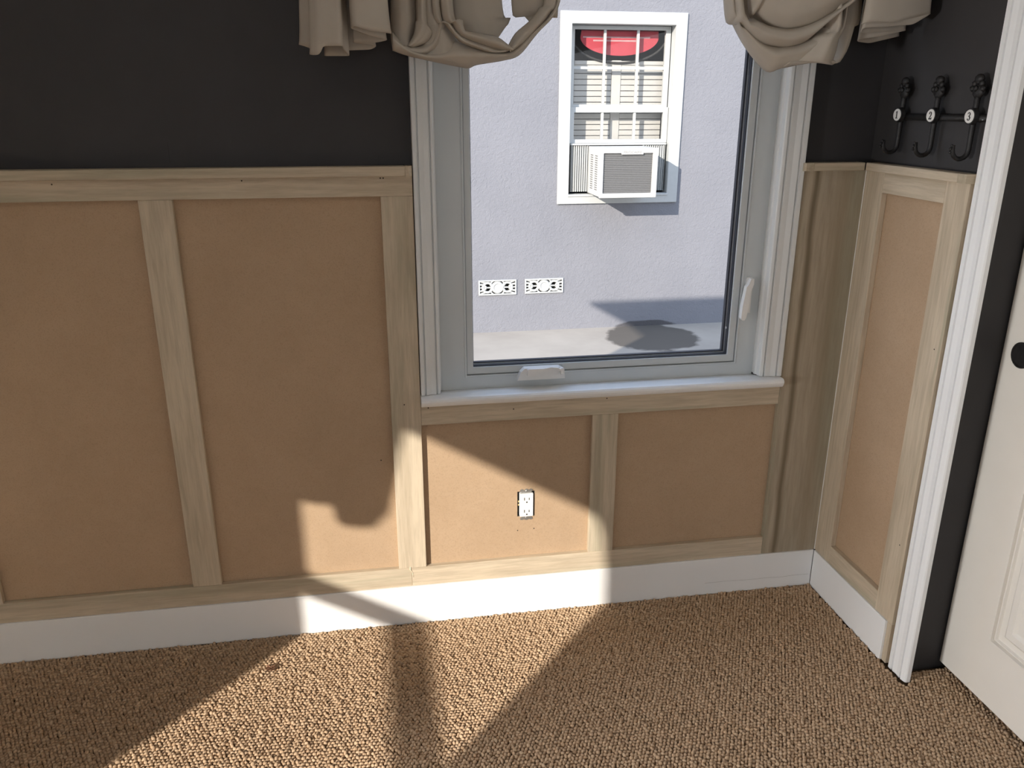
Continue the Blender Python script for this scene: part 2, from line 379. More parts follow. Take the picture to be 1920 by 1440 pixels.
# ------------------------------------------------------------------ carpet pile
def carpet():
    P = 0.0090; xs = np.arange(-1.90, 1.44, P); ys = np.arange(-1.50, -0.012, P)
    rng = np.random.default_rng(3)
    X, Yv = np.meshgrid(xs, ys); I, J = np.meshgrid(np.arange(len(xs)), np.arange(len(ys)))
    X = X + (J % 2) * P * 0.5 + rng.normal(0, P * 0.07, X.shape); Yv = Yv + rng.normal(0, P * 0.07, X.shape)
    keep = (X < 1.2325) | ((Yv < -0.405) & (X < 1.44)); keep &= Yv < -0.0215
    keep &= ~((X > 1.228) & (Yv > -0.474))
    keep |= (X < 1.44) & (X > 1.258) & (Yv < -0.43)
    X, Yv, I, J = X[keep], Yv[keep], I[keep], J[keep]; n = len(X)
    ang = np.where((I + J) % 2 == 0, 0.75, -0.75) + rng.normal(0, 0.35, n)
    sx = P * 0.68 * (1 + rng.normal(0, 0.10, n)); sy = P * 0.47 * (1 + rng.normal(0, 0.10, n)); sz = 0.0084 * (1 + rng.normal(0, 0.14, n))
    K = 6; ring = []
    for r, z in ((1.0, 0.0), (0.93, 0.66), (0.56, 0.95)):
        for q in range(K):
            a = 2 * math.pi * q / K; ring.append((r * math.cos(a), r * math.sin(a), z))
    ring.append((0, 0, 1.0)); T = np.array(ring); nv = len(T)
    ca, sa = np.cos(ang)[:, None], np.sin(ang)[:, None]; lx = T[None, :, 0] * sx[:, None]; ly = T[None, :, 1] * sy[:, None]
    co = np.empty((n, nv, 3), 'f')
    co[:, :, 0] = X[:, None] + lx * ca - ly * sa; co[:, :, 1] = Yv[:, None] + lx * sa + ly * ca
    tilt = rng.normal(0, 0.14, n)[:, None]
    co[:, :, 2] = -0.0078 + T[None, :, 2] * sz[:, None] + lx * tilt * T[None, :, 2]
    quads = []
    for r in range(2):
        for q in range(K): quads.append((r * K + q, r * K + (q + 1) % K, (r + 1) * K + (q + 1) % K, (r + 1) * K + q))
    tris = [(2 * K + q, 2 * K + (q + 1) % K, 3 * K) for q in range(K)]
    base = (np.arange(n) * nv)[:, None, None]
    q = (np.array(quads)[None] + base).reshape(-1, 4); t = (np.array(tris)[None] + base).reshape(-1, 3)
    me = bpy.data.meshes.new('carpet_pile'); me.vertices.add(n * nv); me.vertices.foreach_set('co', co.ravel())
    me.loops.add(q.size + t.size); me.loops.foreach_set('vertex_index', np.concatenate([q.ravel(), t.ravel()]).astype('i'))
    me.polygons.add(len(q) + len(t))
    me.polygons.foreach_set('loop_start', np.concatenate([np.arange(len(q)) * 4, q.size + np.arange(len(t)) * 3]).astype('i'))
    me.update(calc_edges=True); me.polygons.foreach_set('use_smooth', np.ones(len(me.polygons), bool))
    A = me.attributes.new('tint', 'FLOAT', 'POINT'); A.data.foreach_set('value', np.repeat(np.clip(rng.normal(0.5, 0.2, n), 0, 1), nv).astype('f'))
    o = link('carpet_pile', me, M['loop'], floor); o['kind'] = 'stuff'
carpet()

# ------------------------------------------------------------------ wainscot of the window wall (children of the wall)
SF, BF = -0.015, -0.019                           # faces of the poplar boards and of the white baseboard
ZB, ZR0, ZR1, ZT0, ZT1, ZCAP = 0.1135, 0.1138, 0.1695, 1.150, 1.1955, 1.2178
st = [(-0.5034, -0.4319), (0.0240, 0.0979)]
left = [(-1.0275, -0.956), (-1.551, -1.4795), (-2.0745, -2.003)]
stiles = sorted(left + st)
edges = [XL] + [e for s in stiles for e in s]
for i in range(0, len(edges) - 1, 2):
    box('mdf_panel', edges[i] + (0.0 if i == 0 else -0.02), edges[i + 1] + 0.02, 0.0, YF, ZR1 - 0.02, ZT0 + 0.02, M['mdf'], wall_front, 0)
slab('mdf_panel', 0.0979 - 0.015, 0.5468 + 0.03, ZR1 - 0.02, 0.60, [OUT], 0.0, YF, M['mdf'], wall_front)
box('mdf_panel', 0.6165 - 0.035, 1.0675 + 0.02, 0.0, YF, ZR1 - 0.02, 0.60, M['mdf'], wall_front, 0)
for a, b in stiles: box('stile', a, b, SF, 0.0, ZR1 + 0.0002, (ZT0 if a < 0 else ZT0) - 0.0002, M['wood_z'], wall_front)
box('stile', 0.5460, 0.6165, SF, 0.0, ZR1 + 0.0002, 0.5788, M['wood_z'], wall_front)
box('corner_board', 1.0668, 1.2344, SF, 0.0, ZR0, ZT1, M['wood_wide'], wall_front)
box('top_rail', XL, 0.0979, SF, 0.0, ZT0, ZT1, M['wood_x'], wall_front)
box('bottom_rail', XL, 0.058, SF, 0.0, ZR0, ZR1, M['wood_x'], wall_front)
box('bottom_rail', 0.0583, 1.0665, SF, 0.0, ZR0, ZR1, M['wood_x'], wall_front)
box('window_rail', 0.0982, 1.0665, SF, 0.0, 0.579, 0.6370, M['wood_x'], wall_front)
box('cap_rail', XL, 0.0820, -0.031, YF, ZT1, ZCAP, M['wood_x'], wall_front, 0.0015)
prism('cap_return', [(0.0822, -0.031), (0.0915, -0.031), (0.0975, -0.022), (0.0985, YF), (0.0822, YF)], lambda u, v, t: (u, v, t), ZT1, ZCAP, M['wood_y'], wall_front)
box('cap_rail', 1.0830, 1.2200, -0.030, YF, ZT1, ZCAP - 0.003, M['wood_x'], wall_front, 0.0015)
prism('cap_return', [(1.0828, -0.030), (1.062, -0.030), (1.058, -0.024), (1.064, YF), (1.0828, YF)], lambda u, v, t: (u, v, t), ZT1, ZCAP - 0.003, M['wood_y'], wall_front)
box('caulk_line', 1.2325, 1.2344, SF - 0.0012, SF, ZB, ZT1, M['caulk'], wall_front, 0.0003)
tube('filler_drip', [(0.0545, -0.0155, 0.1735), (0.0538, -0.0155, 0.165), (0.0590, -0.0156, 0.157), (0.0605, -0.0156, 0.147), (0.0622, -0.0156, 0.141)], [0.0012, 0.0009, 0.0009, 0.0008, 0.0004], M['glue'], wall_front, 6)
for x, z, y in ((-0.672, 1.1867, SF), (-0.2791, 1.1892, SF), (0.0572, 0.6378, SF), (0.1168, 0.6255, SF), (0.0256, 1.191, SF), (0.0320, 1.191, SF), (-0.0076, 0.4841, 0.0), (0.5827, 0.6235, SF), (0.3352, 0.6091, SF), (0.3496, 0.2480, 0.0), (0.3950, 0.2500, 0.0)):
    disc('nail_hole', (x, y - 0.0001, z), (0, -1, 0), 0.0019, 0.0004, M['nail'], wall_front, 8)
for x, z0, z1 in ((-0.4300, 1.228, 1.272), (0.0238, 1.2185, 1.240)):
    box('pencil_mark', x, x + 0.0011, YF - 0.0006, YF, z0, z1, M['black'], wall_front, 0)

tube('paint_crack', [at(x, y, BF - 0.0001) for x, y in ((1322, 1093.5), (1360, 1089.5), (1400, 1087), (1440, 1083), (1462, 1082), (1490, 1078), (1515, 1076))], 0.00035, plain('hairline crack', (0.42, 0.41, 0.40), 0.7), wall_front, 5)
bbf = struct(box('baseboard_front', XL, 1.2304, BF, YF, -0.004, ZB, M['white'], None, 0.0015, 2), 'white painted baseboard under the window wall panels')

# ------------------------------------------------------------------ wainscot of the right wall
RF, RB, RM = 1.2344, 1.2304, 1.2494
box('mdf_panel', RM, XR, -0.340, -0.07, ZR1 - 0.02, ZT0 + 0.02, M['mdf'], wall_right, 0)
box('stile', RF, RM, -0.0922, SF - 0.0004, ZR0, ZT1, M['wood_z'], wall_right)
box('stile', RF, RM, -0.3935, -0.3198, ZR0, ZT1, M['wood_z'], wall_right)
box('top_rail', RF, RM, -0.3196, -0.0924, 1.1470, ZT1, M['wood_y'], wall_right)
box('bottom_rail', RF, RM, -0.3196, -0.0924, ZR0, 0.1675, M['wood_y'], wall_right)
box('cap_rail', 1.2204, XR, -0.3700, -0.0310, ZT1, ZCAP - 0.003, M['wood_y'], wall_right, 0.0015)
prism('cap_return', [(1.2204, -0.3702), (1.2204, -0.3960), (XR, -0.3995), (XR, -0.3702)], lambda u, v, t: (u, v, t), ZT1, ZCAP - 0.003, M['wood_x'], wall_right)
box('mdf_backing', RM, XR, -0.3995, -0.34, 0.0, ZT1, M['mdf'], wall_right, 0)
box('filler_strip', 1.2370, RM, -0.3900, -0.3730, -0.003, ZB - 0.002, M['wood_z'], wall_right)
for y, z in ((-0.372, 0.83), (-0.3715, 0.33)): disc('nail_hole', (RF - 0.0001, y, z), (-1, 0, 0), 0.0018, 0.0004, M['nail'], wall_right, 8)
struct(box('baseboard_right', RB, XR - 0.006, -0.3730, BF - 0.0004, -0.004, ZB, M['white'], None, 0.0015, 2), 'short white baseboard beside the closet casing')

# closet casing, doors
cas = [(-0.4005, 1.2550), (-0.4005, 1.2395), (-0.4030, 1.2370), (-0.4150, 1.2366), (-0.4160, 1.2415), (-0.4185, 1.2415), (-0.4195, 1.2375), (-0.4330, 1.2400), (-0.4460, 1.2385), (-0.4470, 1.2440), (-0.4498, 1.2440), (-0.4508, 1.2385), (-0.4600, 1.2405), (-0.4645, 1.2420), (-0.4665, 1.2450), (-0.4665, 1.2550)]
trim = struct(prism('trim_1', cas, lambda u, v, t: (v, u, t), -0.003, 2.13, M['white']), 'white moulded casing beside the closet opening')
prism('trim_2', [(a + 0.4005 + 2.06 + 0.066, b) for a, b in cas], lambda u, v, t: (v, t, u), -0.467, -2.40, M['white']); struct(bpy.data.objects['trim_2'], 'white casing over the closet opening')

def closet_door(name, x0, y1, y0, label):
    d = thing(name, label, 'door', (x0, (y0 + y1) / 2, 0.018))
    bm = bmesh.new(); add_box(bm, x0, x0 + 0.034, y0, y1, 0.018, 2.045, 0.0015)
    from_bm('door_slab', bm, M['door'], d)
    def ring(ya, yb, za, zb, ins, w, pr):
        bm = bmesh.new(); a = [(ya - ins, za + ins), (yb + ins, za + ins), (yb + ins, zb - ins), (ya - ins, zb - ins)]
        b = [(ya - ins - w, za + ins + w), (yb + ins + w, za + ins + w), (yb + ins + w, zb - ins - w), (ya - ins - w, zb - ins - w)]
        rows = []
        for (t, dx) in ((0.0, 0.0), (0.25, pr), (0.75, pr), (1.0, 0.0)):
            rows.append([bm.verts.new((x0 - dx, a[i][0] + (b[i][0] - a[i][0]) * t, a[i][1] + (b[i][1] - a[i][1]) * t)) for i in range(4)])
        for r in range(3):
            for i in range(4): bm.faces.new((rows[r][i], rows[r][(i + 1) % 4], rows[r + 1][(i + 1) % 4], rows[r + 1][i]))
        bmesh.ops.recalc_face_normals(bm, faces=bm.faces[:]); return bm
    for za, zb in ((0.180, 0.985), (1.15, 1.93)):
        ya, yb = y1 - 0.141, y0 + 0.141
        from_bm('panel_moulding', ring(ya, yb, za, zb, 0, 0.0095, 0.009), M['door'], d)
        from_bm('panel_moulding', ring(ya, yb, za, zb, 0.0115, 0.007, 0.006), M['door'], d)
        bm = ring(ya, yb, za, zb, 0.034, 0.03, 0.006); from_bm('raised_field', bm, M['door'], d)
    return d
d1 = closet_door('door_1', 1.36, -0.4275, -1.34, 'white panelled sliding closet door with a round dark finger pull')
pc = Vector((1.36, -0.4835, 0.8430))
bm = bmesh.new()
for r, xx in ((0.0285, 1.3593), (0.0285, 1.3575), (0.0255, 1.3575), (0.0245, 1.3598)):
    [bm.verts.new((xx, pc.y + r * math.cos(q * 2 * math.pi / 28), pc.z + r * math.sin(q * 2 * math.pi / 28))) for q in range(28)]
vs = bm.verts[:] if not bm.verts.ensure_lookup_table() else None
for r in range(3):
    for q in range(28): bm.faces.new((bm.verts[r * 28 + q], bm.verts[r * 28 + (q + 1) % 28], bm.verts[(r + 1) * 28 + (q + 1) % 28], bm.verts[(r + 1) * 28 + q]))
bm.faces.new([bm.verts[84 + q] for q in range(28)]); bmesh.ops.recalc_face_normals(bm, faces=bm.faces[:])
pull = from_bm('finger_pull', bm, M['iron'], d1); pull['label'] = 'round dark bronze finger pull'
d2 = closet_door('door_2', 1.318, -1.28, -2.34, 'white panelled sliding closet door on the front track')
for d in (d1, d2):
    d['kind'] = 'structure'

# ================================================================== the visible casement window
w1 = bpy.data.objects.new('window_1', None); COL.objects.link(w1); w1.location = (0.576, 0.03, WZ0); struct(w1, 'white casement window with moulded casing and a view of the neighbour house')
def lcas(s):    # casing profile, s = 0 outer edge .. 1 inner edge ; returns (s, y)
    return s
Lp = [(0.1000, YF), (0.1000, -0.0195), (0.1015, -0.0210), (0.1100, -0.0205), (0.1108, -0.0140), (0.1132, -0.0140), (0.1142, -0.0185), (0.1260, -0.0150), (0.1385, -0.0150), (0.1393, -0.0085), (0.1418, -0.0085), (0.1428, -0.0135), (0.1475, -0.0120), (0.1495, -0.0100), (0.1500, 0.0120), (0.1540, 0.0150), (0.1540, 0.030), (0.1400, 0.030)]
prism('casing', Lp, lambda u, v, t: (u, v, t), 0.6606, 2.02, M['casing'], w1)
Rp = [(1.0640, YF), (1.0640, -0.0195), (1.0622, -0.0210), (1.0515, -0.0205), (1.0503, -0.0135), (1.0470, -0.0135), (1.0458, -0.0190), (1.0320, -0.0150), (1.0180, -0.0155), (1.0168, -0.0080), (1.0138, -0.0080), (1.0126, -0.0140), (1.0065, -0.0120), (1.0040, -0.0095), (1.0030, 0.0040), (0.9995, 0.0070), (0.9990, 0.0150), (1.0020, 0.0180), (1.0020, 0.030), (1.0200, 0.030)]
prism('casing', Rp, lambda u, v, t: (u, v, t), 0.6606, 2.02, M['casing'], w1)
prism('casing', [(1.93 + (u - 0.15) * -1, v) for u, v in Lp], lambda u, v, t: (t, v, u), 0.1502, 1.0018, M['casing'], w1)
stool = [(0.034, 0.6370), (0.034, 0.6530), (0.0, 0.6590), (-0.036, 0.6602), (-0.0425, 0.6590), (-0.0465, 0.6550), (-0.0475, 0.6500), (-0.0450, 0.6440), (-0.0395, 0.6372)]
prism('window_stool', stool, lambda u, v, t: (t, u, v), 0.0985, 1.0600, M['white'], w1)
def ring_y(name, x0, x1, z0, z1, ox0, ox1, oz0, oz1, y0, y1, mat, parent, bev=0.0008):
    """rectangular ring: inner opening x0..z1, outer ox0..oz1"""
    bm = bmesh.new()
    def loop(a, b, c, d, y): return [bm.verts.new(p) for p in ((a, y, c), (b, y, c), (b, y, d), (a, y, d))]
    i0, o0, i1, o1 = loop(x0, x1, z0, z1, y0), loop(ox0, ox1, oz0, oz1, y0), loop(x0, x1, z0, z1, y1), loop(ox0, ox1, oz0, oz1, y1)
    for q in range(4):
        r = (q + 1) % 4
        bm.faces.new((o0[q], o0[r], i0[r], i0[q])); bm.faces.new((i1[q], i1[r], o1[r], o1[q]))
        bm.faces.new((i0[q], i0[r], i1[r], i1[q])); bm.faces.new((o1[q], o1[r], o0[r], o0[q]))
    bmesh.ops.recalc_face_normals(bm, faces=bm.faces[:])
    if bev: bmesh.ops.bevel(bm, geom=bm.edges[:], offset=bev, segments=1, affect='EDGES')
    return from_bm(name, bm, mat, parent)
ring_y('frame', 0.2205, 0.9495, 0.6905, 1.905, 0.1505, 1.0025, 0.645, 1.93, 0.030, 0.12, M['vinyl'], w1)
ring_y('frame_bead', 0.2210, 0.9490, 0.6910, 1.9045, 0.2160, 0.9530, 0.6865, 1.909, 0.0275, 0.031, M['vinyl'], w1)
sash = ring_y('sash', 0.2385, 0.9290, 0.7110, 1.884, 0.2220, 0.9480, 0.6920, 1.9035, 0.0340, 0.085, M['vinyl'], w1, 0.0012)
ring_y('gasket', 0.2400, 0.9262, 0.7140, 1.881, 0.2380, 0.9295, 0.7105, 1.8845, 0.0400, 0.0495, M['gasket'], sash, 0)
ring_y('spacer', 0.2408, 0.9238, 0.7162, 1.879, 0.2380, 0.9295, 0.7105, 1.8845, 0.0496, 0.0525, M['spacer'], sash, 0)
ring_y('gasket', 0.2416, 0.9195, 0.7192, 1.876, 0.2380, 0.9295, 0.7105, 1.8845, 0.0526, 0.064, M['gasket'], sash, 0)
box('pane', 0.2405, 0.9265, 0.7150, 1.880, 0.0600, 0.0640, M['glass'], w1, 0)
scr = box('insect_screen', 0.2405, 0.9265, 0.7150, 1.880, 0.0860, 0.0863, M['screen'], w1, 0)
for x, z in ((0.9300, 1.2622), (0.9262, 0.7828)): disc('screw', (x - 0.0005, 0.0495, z), (-1, -0.6, 0), 0.0034, 0.002, M['steel'], w1, 12)
# crank operator
cr = prism('crank_cover', [(0.3490, 0.6775), (0.3580, 0.6990), (0.3680, 0.7085), (0.4600, 0.7085), (0.4730, 0.7010), (0.4745, 0.6775)], lambda u, v, t: (u, t, v), 0.0290, 0.0080, M['hard'], w1)
hb = [(0.3735, -0.002, 0.7065), (0.395, -0.004, 0.7072), (0.420, -0.003, 0.7090), (0.438, 0.001, 0.7110), (0.452, 0.005, 0.7100), (0.462, 0.008, 0.7060)]
prism('crank_handle', [(0.3740, 0.7075), (0.3760, 0.7100), (0.4150, 0.7095), (0.4350, 0.7125), (0.4520, 0.7105), (0.4620, 0.7050), (0.4620, 0.7000), (0.4500, 0.7045), (0.4300, 0.7065), (0.4100, 0.6990), (0.3920, 0.6915), (0.3800, 0.6905), (0.3740, 0.6925)], lambda u, v, t: (u, t, v), 0.008, -0.003, M['hard'], w1)
box('crank_pivot', 0.4600, 0.4700, -0.001, 0.012, 0.6900, 0.7080, M['hard'], w1, 0.002)
# sash lock
prism('lock_plate', [(0.9595, 0.8280), (0.9595, 0.9200), (0.9620, 0.9235), (0.9740, 0.9235), (0.9765, 0.9200), (0.9765, 0.8280)], lambda u, v, t: (u, t, v), 0.030, 0.022, M['hard'], w1)
prism('lock_lever', [(0.9535, 0.9010), (0.9590, 0.9080), (0.9640, 0.9230), (0.9720, 0.9230), (0.9730, 0.9080), (0.9700, 0.8980), (0.9660, 0.8900), (0.9640, 0.8450), (0.9600, 0.8190), (0.9560, 0.8120), (0.9500, 0.8120), (0.9460, 0.8180), (0.9470, 0.8500)], lambda u, v, t: (u, t, v), 0.022, 0.006, M['hard'], w1)

# ------------------------------------------------------------------ windows behind the camera
def back_window(name, y0, y1, z0, z1, rail, label):
    w = bpy.data.objects.new(name, None); COL.objects.link(w); w.location = (XL, (y0 + y1) / 2, z0); struct(w, label)
    x0, x1 = XL - LT + 0.01, XL - 0.005
    for a, b in ((y0, y0 + 0.03), (y1 - 0.03, y1)): box('jamb', x0, x1, a, b, z0, z1, M['vinyl'], w)
    box('head', x0, x1, y0 + 0.03, y1 - 0.03, z1 - 0.03, z1, M['vinyl'], w); box('sill', x0, XL + 0.05, y0 + 0.03, y1 - 0.03, z0, z0 + 0.03, M['vinyl'], w)
    box('meeting_rail', XL - 0.035, XL - 0.015, y0 + 0.03, y1 - 0.03, rail[0], rail[1], M['vinyl'], w)
    box('pane', XL - 0.027, XL - 0.023, y0 + 0.02, y1 - 0.02, z0 + 0.02, z1 - 0.02, M['glass'], w, 0)
    return w
xr = XL - 0.025
zof = lambda rel, x: rel + 0.5674 * (-0.2154 - x)          # height on a plane x of a shadow level measured on the window wall
back_window('window_2', lw_y0, lw_y1 + 0.03, lw_bot, lw_top, (zof(0.1135, xr), zof(0.1730, xr)), 'white sash window in the left wall')
back_window('window_3', -6.05, -4.65, 0.35, 2.04, (1.40, 1.46), 'white sash window in the left wall near the rear corner')  # unseen window added to let in more fill daylight
w4 = bpy.data.objects.new('window_4', None); COL.objects.link(w4); w4.location = (-0.45, YR, 0.05); struct(w4, 'wide white framed glass doors in the rear wall')  # unseen glass doors added for fill daylight from behind
for a, b in ((-1.9, -1.84), (-0.96, -0.90), (-0.0, 0.06), (0.94, 1.0)): box('post', a, b, YR - 0.08, YR - 0.02, 0.05, 2.1, M['vinyl'], w4)
for a, b in ((0.05, 0.17), (2.03, 2.1)): box('rail', -1.84, 0.94, YR - 0.08, YR - 0.02, a, b, M['vinyl'], w4)
for a, b in ((-1.84, -0.96), (-0.90, 0.0), (0.06, 0.94)): box('pane', a, b, YR - 0.052, YR - 0.048, 0.17, 2.03, M['glass'], w4, 0)

k = NT('thin linen'); k.done((0.75, 0.72, 0.66), 0.9, 0, 0.1)
tl = k.n('BsdfTranslucent'); tl.inputs[0].default_value = (0.80, 0.76, 0.70, 1); mx = k.n('MixShader'); mx.inputs[0].default_value = 0.6
k.l(k.b.outputs[0], mx.inputs[1]); k.l(tl.outputs[0], mx.inputs[2]); k.l(mx.outputs[0], k.out.inputs[0]); M['linen'] = k.m

# unseen globe lamp added as fill for the room
def fill_lamp(x, y):
    t = thing('floor_lamp', 'black floor lamp with a domed white globe beside a folding screen', 'lamp', (x, y, 0.0))
    bm = bmesh.new(); add_disc(bm, (x, y, 0.012), (0, 0, 1), 0.15, 0.024, 32, up=(0, 1, 0)); bmesh.ops.recalc_face_normals(bm, faces=bm.faces[:]); from_bm('base', bm, M['iron'], t)
    tube('pole', [(x, y, 0.02), (x, y, 0.68)], 0.011, M['iron'], t, 12)
    bm = bmesh.new(); add_disc(bm, (x, y, 0.685), (0, 0, 1), 0.04, 0.03, 20, up=(0, 1, 0)); bmesh.ops.recalc_face_normals(bm, faces=bm.faces[:]); from_bm('collar', bm, M['iron'], t)
    k = NT('lit frosted globe'); k.b.inputs['Base Color'].default_value = (0.9, 0.88, 0.84, 1)
    k.b.inputs['Emission Color'].default_value = (1.0, 0.98, 0.965, 1); k.b.inputs['Emission Strength'].default_value = FILL_RADIANCE
    bm = bmesh.new(); add_blob(bm, (x, y, 0.87), (0.18, 0.18, 0.18), 4); from_bm('globe', bm, k.m, t, True)
    bm = bmesh.new(); rings = []  # opaque cap added to keep the fill lamp off the ceiling
    for a in np.linspace(0.12, 1.0, 9):
        rings.append([bm.verts.new((x + 0.215 * math.sin(a) * math.cos(q * math.pi / 16), y + 0.215 * math.sin(a) * math.sin(q * math.pi / 16), 0.87 + 0.215 * math.cos(a))) for q in range(32)])
    for r in range(8):
        for q in range(32): bm.faces.new((rings[r][q], rings[r][(q + 1) % 32], rings[r + 1][(q + 1) % 32], rings[r + 1][q]))
    bm.faces.new(rings[0][::-1]); o = from_bm('dome_shade', bm, M['iron'], t, True); o.modifiers.new('thickness', 'SOLIDIFY').thickness = 0.003
fill_lamp(-2.24, -1.45)
# unseen screen added to block the fill lamp; its linen passes some light
fs = thing('folding_screen', 'three-leaf linen folding screen standing beside the floor lamp', 'folding screen', (-1.84, -1.0, 0.0))
for i in range(3):
    xa, xb = -2.42 + 0.393 * i, -2.42 + 0.393 * (i + 1) - 0.006; ya, yb = (-1.0, -1.05) if i % 2 == 0 else (-1.05, -1.0)
    leaf = [(xa, ya - 0.012), (xb, yb - 0.012), (xb, yb + 0.012), (xa, ya + 0.012)]
    prism('upper_panel', leaf, lambda u, v, t: (u, v, t), 0.80, 1.95, M['door'], fs)
    prism('bottom_rail', leaf, lambda u, v, t: (u, v, t), 0.03, 0.07, M['door'], fs)
    prism('linen_panel', [(xa, ya - 0.001), (xb, yb - 0.001), (xb, yb + 0.001), (xa, ya + 0.001)], lambda u, v, t: (u, v, t), 0.07, 0.80, M['linen'], fs)
    for u, w_ in ((xa + 0.012, ya), (xb - 0.012, yb)): box('leg', u - 0.012, u + 0.012, w_ - 0.012, w_ + 0.012, 0.0, 0.80, M['door'], fs)

# valance on the left window; its scalloped hem draws the sun patch
def left_valance():
    xv = XL + 0.05
    sh = [(-0.235, 0.380), (-0.2154, 0.384), (-0.170, 0.396), (-0.142, 0.408), (-0.135, 0.400), (-0.131, 0.380), (-0.125, 0.364), (-0.093, 0.366), (-0.055, 0.383), (-0.035, 0.394), (-0.015, 0.424), (0.006, 0.460), (0.031, 0.565), (0.060, 0.684), (0.078, 0.733), (0.100, 0.752)]
    sh2 = [(0.535, 0.756), (0.560, 0.745), (0.578, 0.730), (0.592, 0.702), (0.603, 0.655), (0.611, 0.60), (0.618, 0.53), (0.624, 0.46), (0.632, 0.36), (0.640, 0.25), (0.66, 0.05), (0.70, 0.0), (0.76, 0.0)]
    def sheet(S, name, label):
        bm = bmesh.new(); rows = []
        P = [Vector((-(x - xv) / 0.95, z + 0.5674 * (-0.2154 - xv), 0)) for x, z in S]
        P = catmull(P, 60)
        for i, p in enumerate(P):
            wv = 0.006 * math.sin(i * 0.9)
            zt = 2.22
            rows.append([bm.verts.new((xv + wv * (0.3 + 0.7 * j / 5), p.x, p.y + (zt - p.y) * j / 5)) for j in range(6)])
        for i in range(len(rows) - 1):
            for j in range(5): bm.faces.new((rows[i][j], rows[i + 1][j], rows[i + 1][j + 1], rows[i][j + 1]))
        o = from_bm(name, bm, M['cloth'], None, True)
        md = o.modifiers.new('thickness', 'SOLIDIFY'); md.thickness = 0.004; md.offset = 0
        tag(o, label, 'curtain')
    sheet(sh, 'window_valance', 'scalloped ivory valance over the left wall sash window')
    sheet(sh2, 'window_drape', 'narrow ivory drape at the side of the left wall sash window')
    o = tube('curtain_rod', [(xv, -3.60, 2.225), (xv, -2.25, 2.225)], 0.012, M['iron'], None, 12); tag(o, 'black curtain rod above the left wall window', 'curtain rod')
left_valance()

# ================================================================== curtains of the visible window
def add_fold(bm, A, B, Y, bulge, n=44, m=16, wr=0.004, seed=0.0, sharp=0.8, dy=0.0):
    a = catmull([at(x, y, Y) for x, y in A], n); b = catmull([at(x, y, Y) for x, y in B], n); rows = []
    for i in range(n):
        row = []
        for j in range(m):
            v = j / (m - 1); p = a[i].lerp(b[i], v)
            s = math.sin(math.pi * v) ** sharp
            w = wr * noise.noise(Vector((i / n * 2.2 + seed, v * 3.5, seed * 3.1))) * 2.0
            row.append(bm.verts.new(p + Vector((0, -bulge * s + w * s + dy * v, 0))))
        rows.append(row)
    for i in range(n - 1):
        for j in range(m - 1): bm.faces.new((rows[i][j], rows[i][j + 1], rows[i + 1][j + 1], rows[i + 1][j]))

def cloth(name, bm, label, parent=None):
    o = from_bm(name, bm, M['cloth'], parent, True)
    md = o.modifiers.new('thickness', 'SOLIDIFY'); md.thickness = 0.0026; md.offset = 0
    if label: tag(o, label, 'curtain')
    return o

TOP = -430
bm = bmesh.new()
add_fold(bm, [(848, TOP), (848, 0), (866, 48), (886, 70), (900, 90)], [(925, TOP), (940, -4), (957, 33), (944, 55), (930, 76), (922, 92)], -0.112, 0.012, seed=1)
add_fold(bm, [(952, TOP), (959, 0), (975, 20), (992, 39), (1000, 50)], [(1040, TOP), (1046, 0), (1036, 22), (1016, 45), (1004, 54)], -0.118, 0.015, seed=2)
add_fold(bm, [(731, TOP), (733, 0), (733, 60), (737, 94)], [(778, TOP), (780, 0), (782, 40), (776, 78), (778, 104)], -0.125, 0.030, seed=3)
add_fold(bm, [(776, TOP), (779, 0), (782, 45), (770, 84), (772, 103)], [(814, TOP), (818, 0), (838, 46), (856, 74), (872, 100), (880, 124)], -0.128, 0.034, seed=4)
add_fold(bm, [(783, TOP), (783, 0), (780, 40), (775, 68), (764, 86)], [(800, TOP), (800, 10), (804, 48), (812, 62), (803, 78), (772, 90)], -0.150, 0.022, n=40, m=12, seed=5)
add_fold(bm, [(756, 84), (784, 88), (807, 78), (815, 60), (822, 40)], [(754, 96), (788, 103), (816, 93), (829, 66), (834, 42)], -0.150, 0.014, n=30, m=10, seed=5.5)
add_fold(bm, [(735, 60), (765, 92), (806, 100), (850, 78), (868, 84), (897, 92), (938, 98), (958, 92), (986, 68), (1012, 46), (1030, 22), (1039, -20), (1041, -90), (1042, TOP)],
         [(736, 94), (762, 103), (809, 114), (853, 123), (879, 127), (894, 121), (947, 112), (975, 101), (1007, 62), (1030, 38), (1043, 18), (1049, -6), (1051, -50), (1052, -110), (1052, TOP)], -0.140, 0.030, n=150, m=14, seed=6)
add_fold(bm, [(822, TOP), (824, 0), (845, 44), (857, 62), (879, 75), (915, 88), (936, 95), (956, 90)], [(806, TOP), (810, 0), (833, 42), (853, 67), (864, 79), (897, 92), (920, 99), (948, 98)], -0.158, 0.016, n=60, m=10, seed=7)
add_fold(bm, [(842, TOP), (848, 0), (866, 36), (871, 58), (898, 63), (932, 70), (952, 85), (960, 92)], [(822, TOP), (824, 0), (846, 46), (858, 65), (880, 78), (915, 91), (938, 97), (956, 96)], -0.152, 0.030, n=60, m=12, seed=8)
add_fold(bm, [(950, 93), (966, 64), (993, 40), (1012, 14), (1022, -30), (1026, TOP)], [(956, 99), (985, 83), (1012, 52), (1036, 20), (1047, -14), (1049, TOP)], -0.152, 0.022, n=60, m=12, seed=9)
cloth('curtain_swag', bm, 'looped ivory curtain swag with a gap in its folds hanging across the window casing')

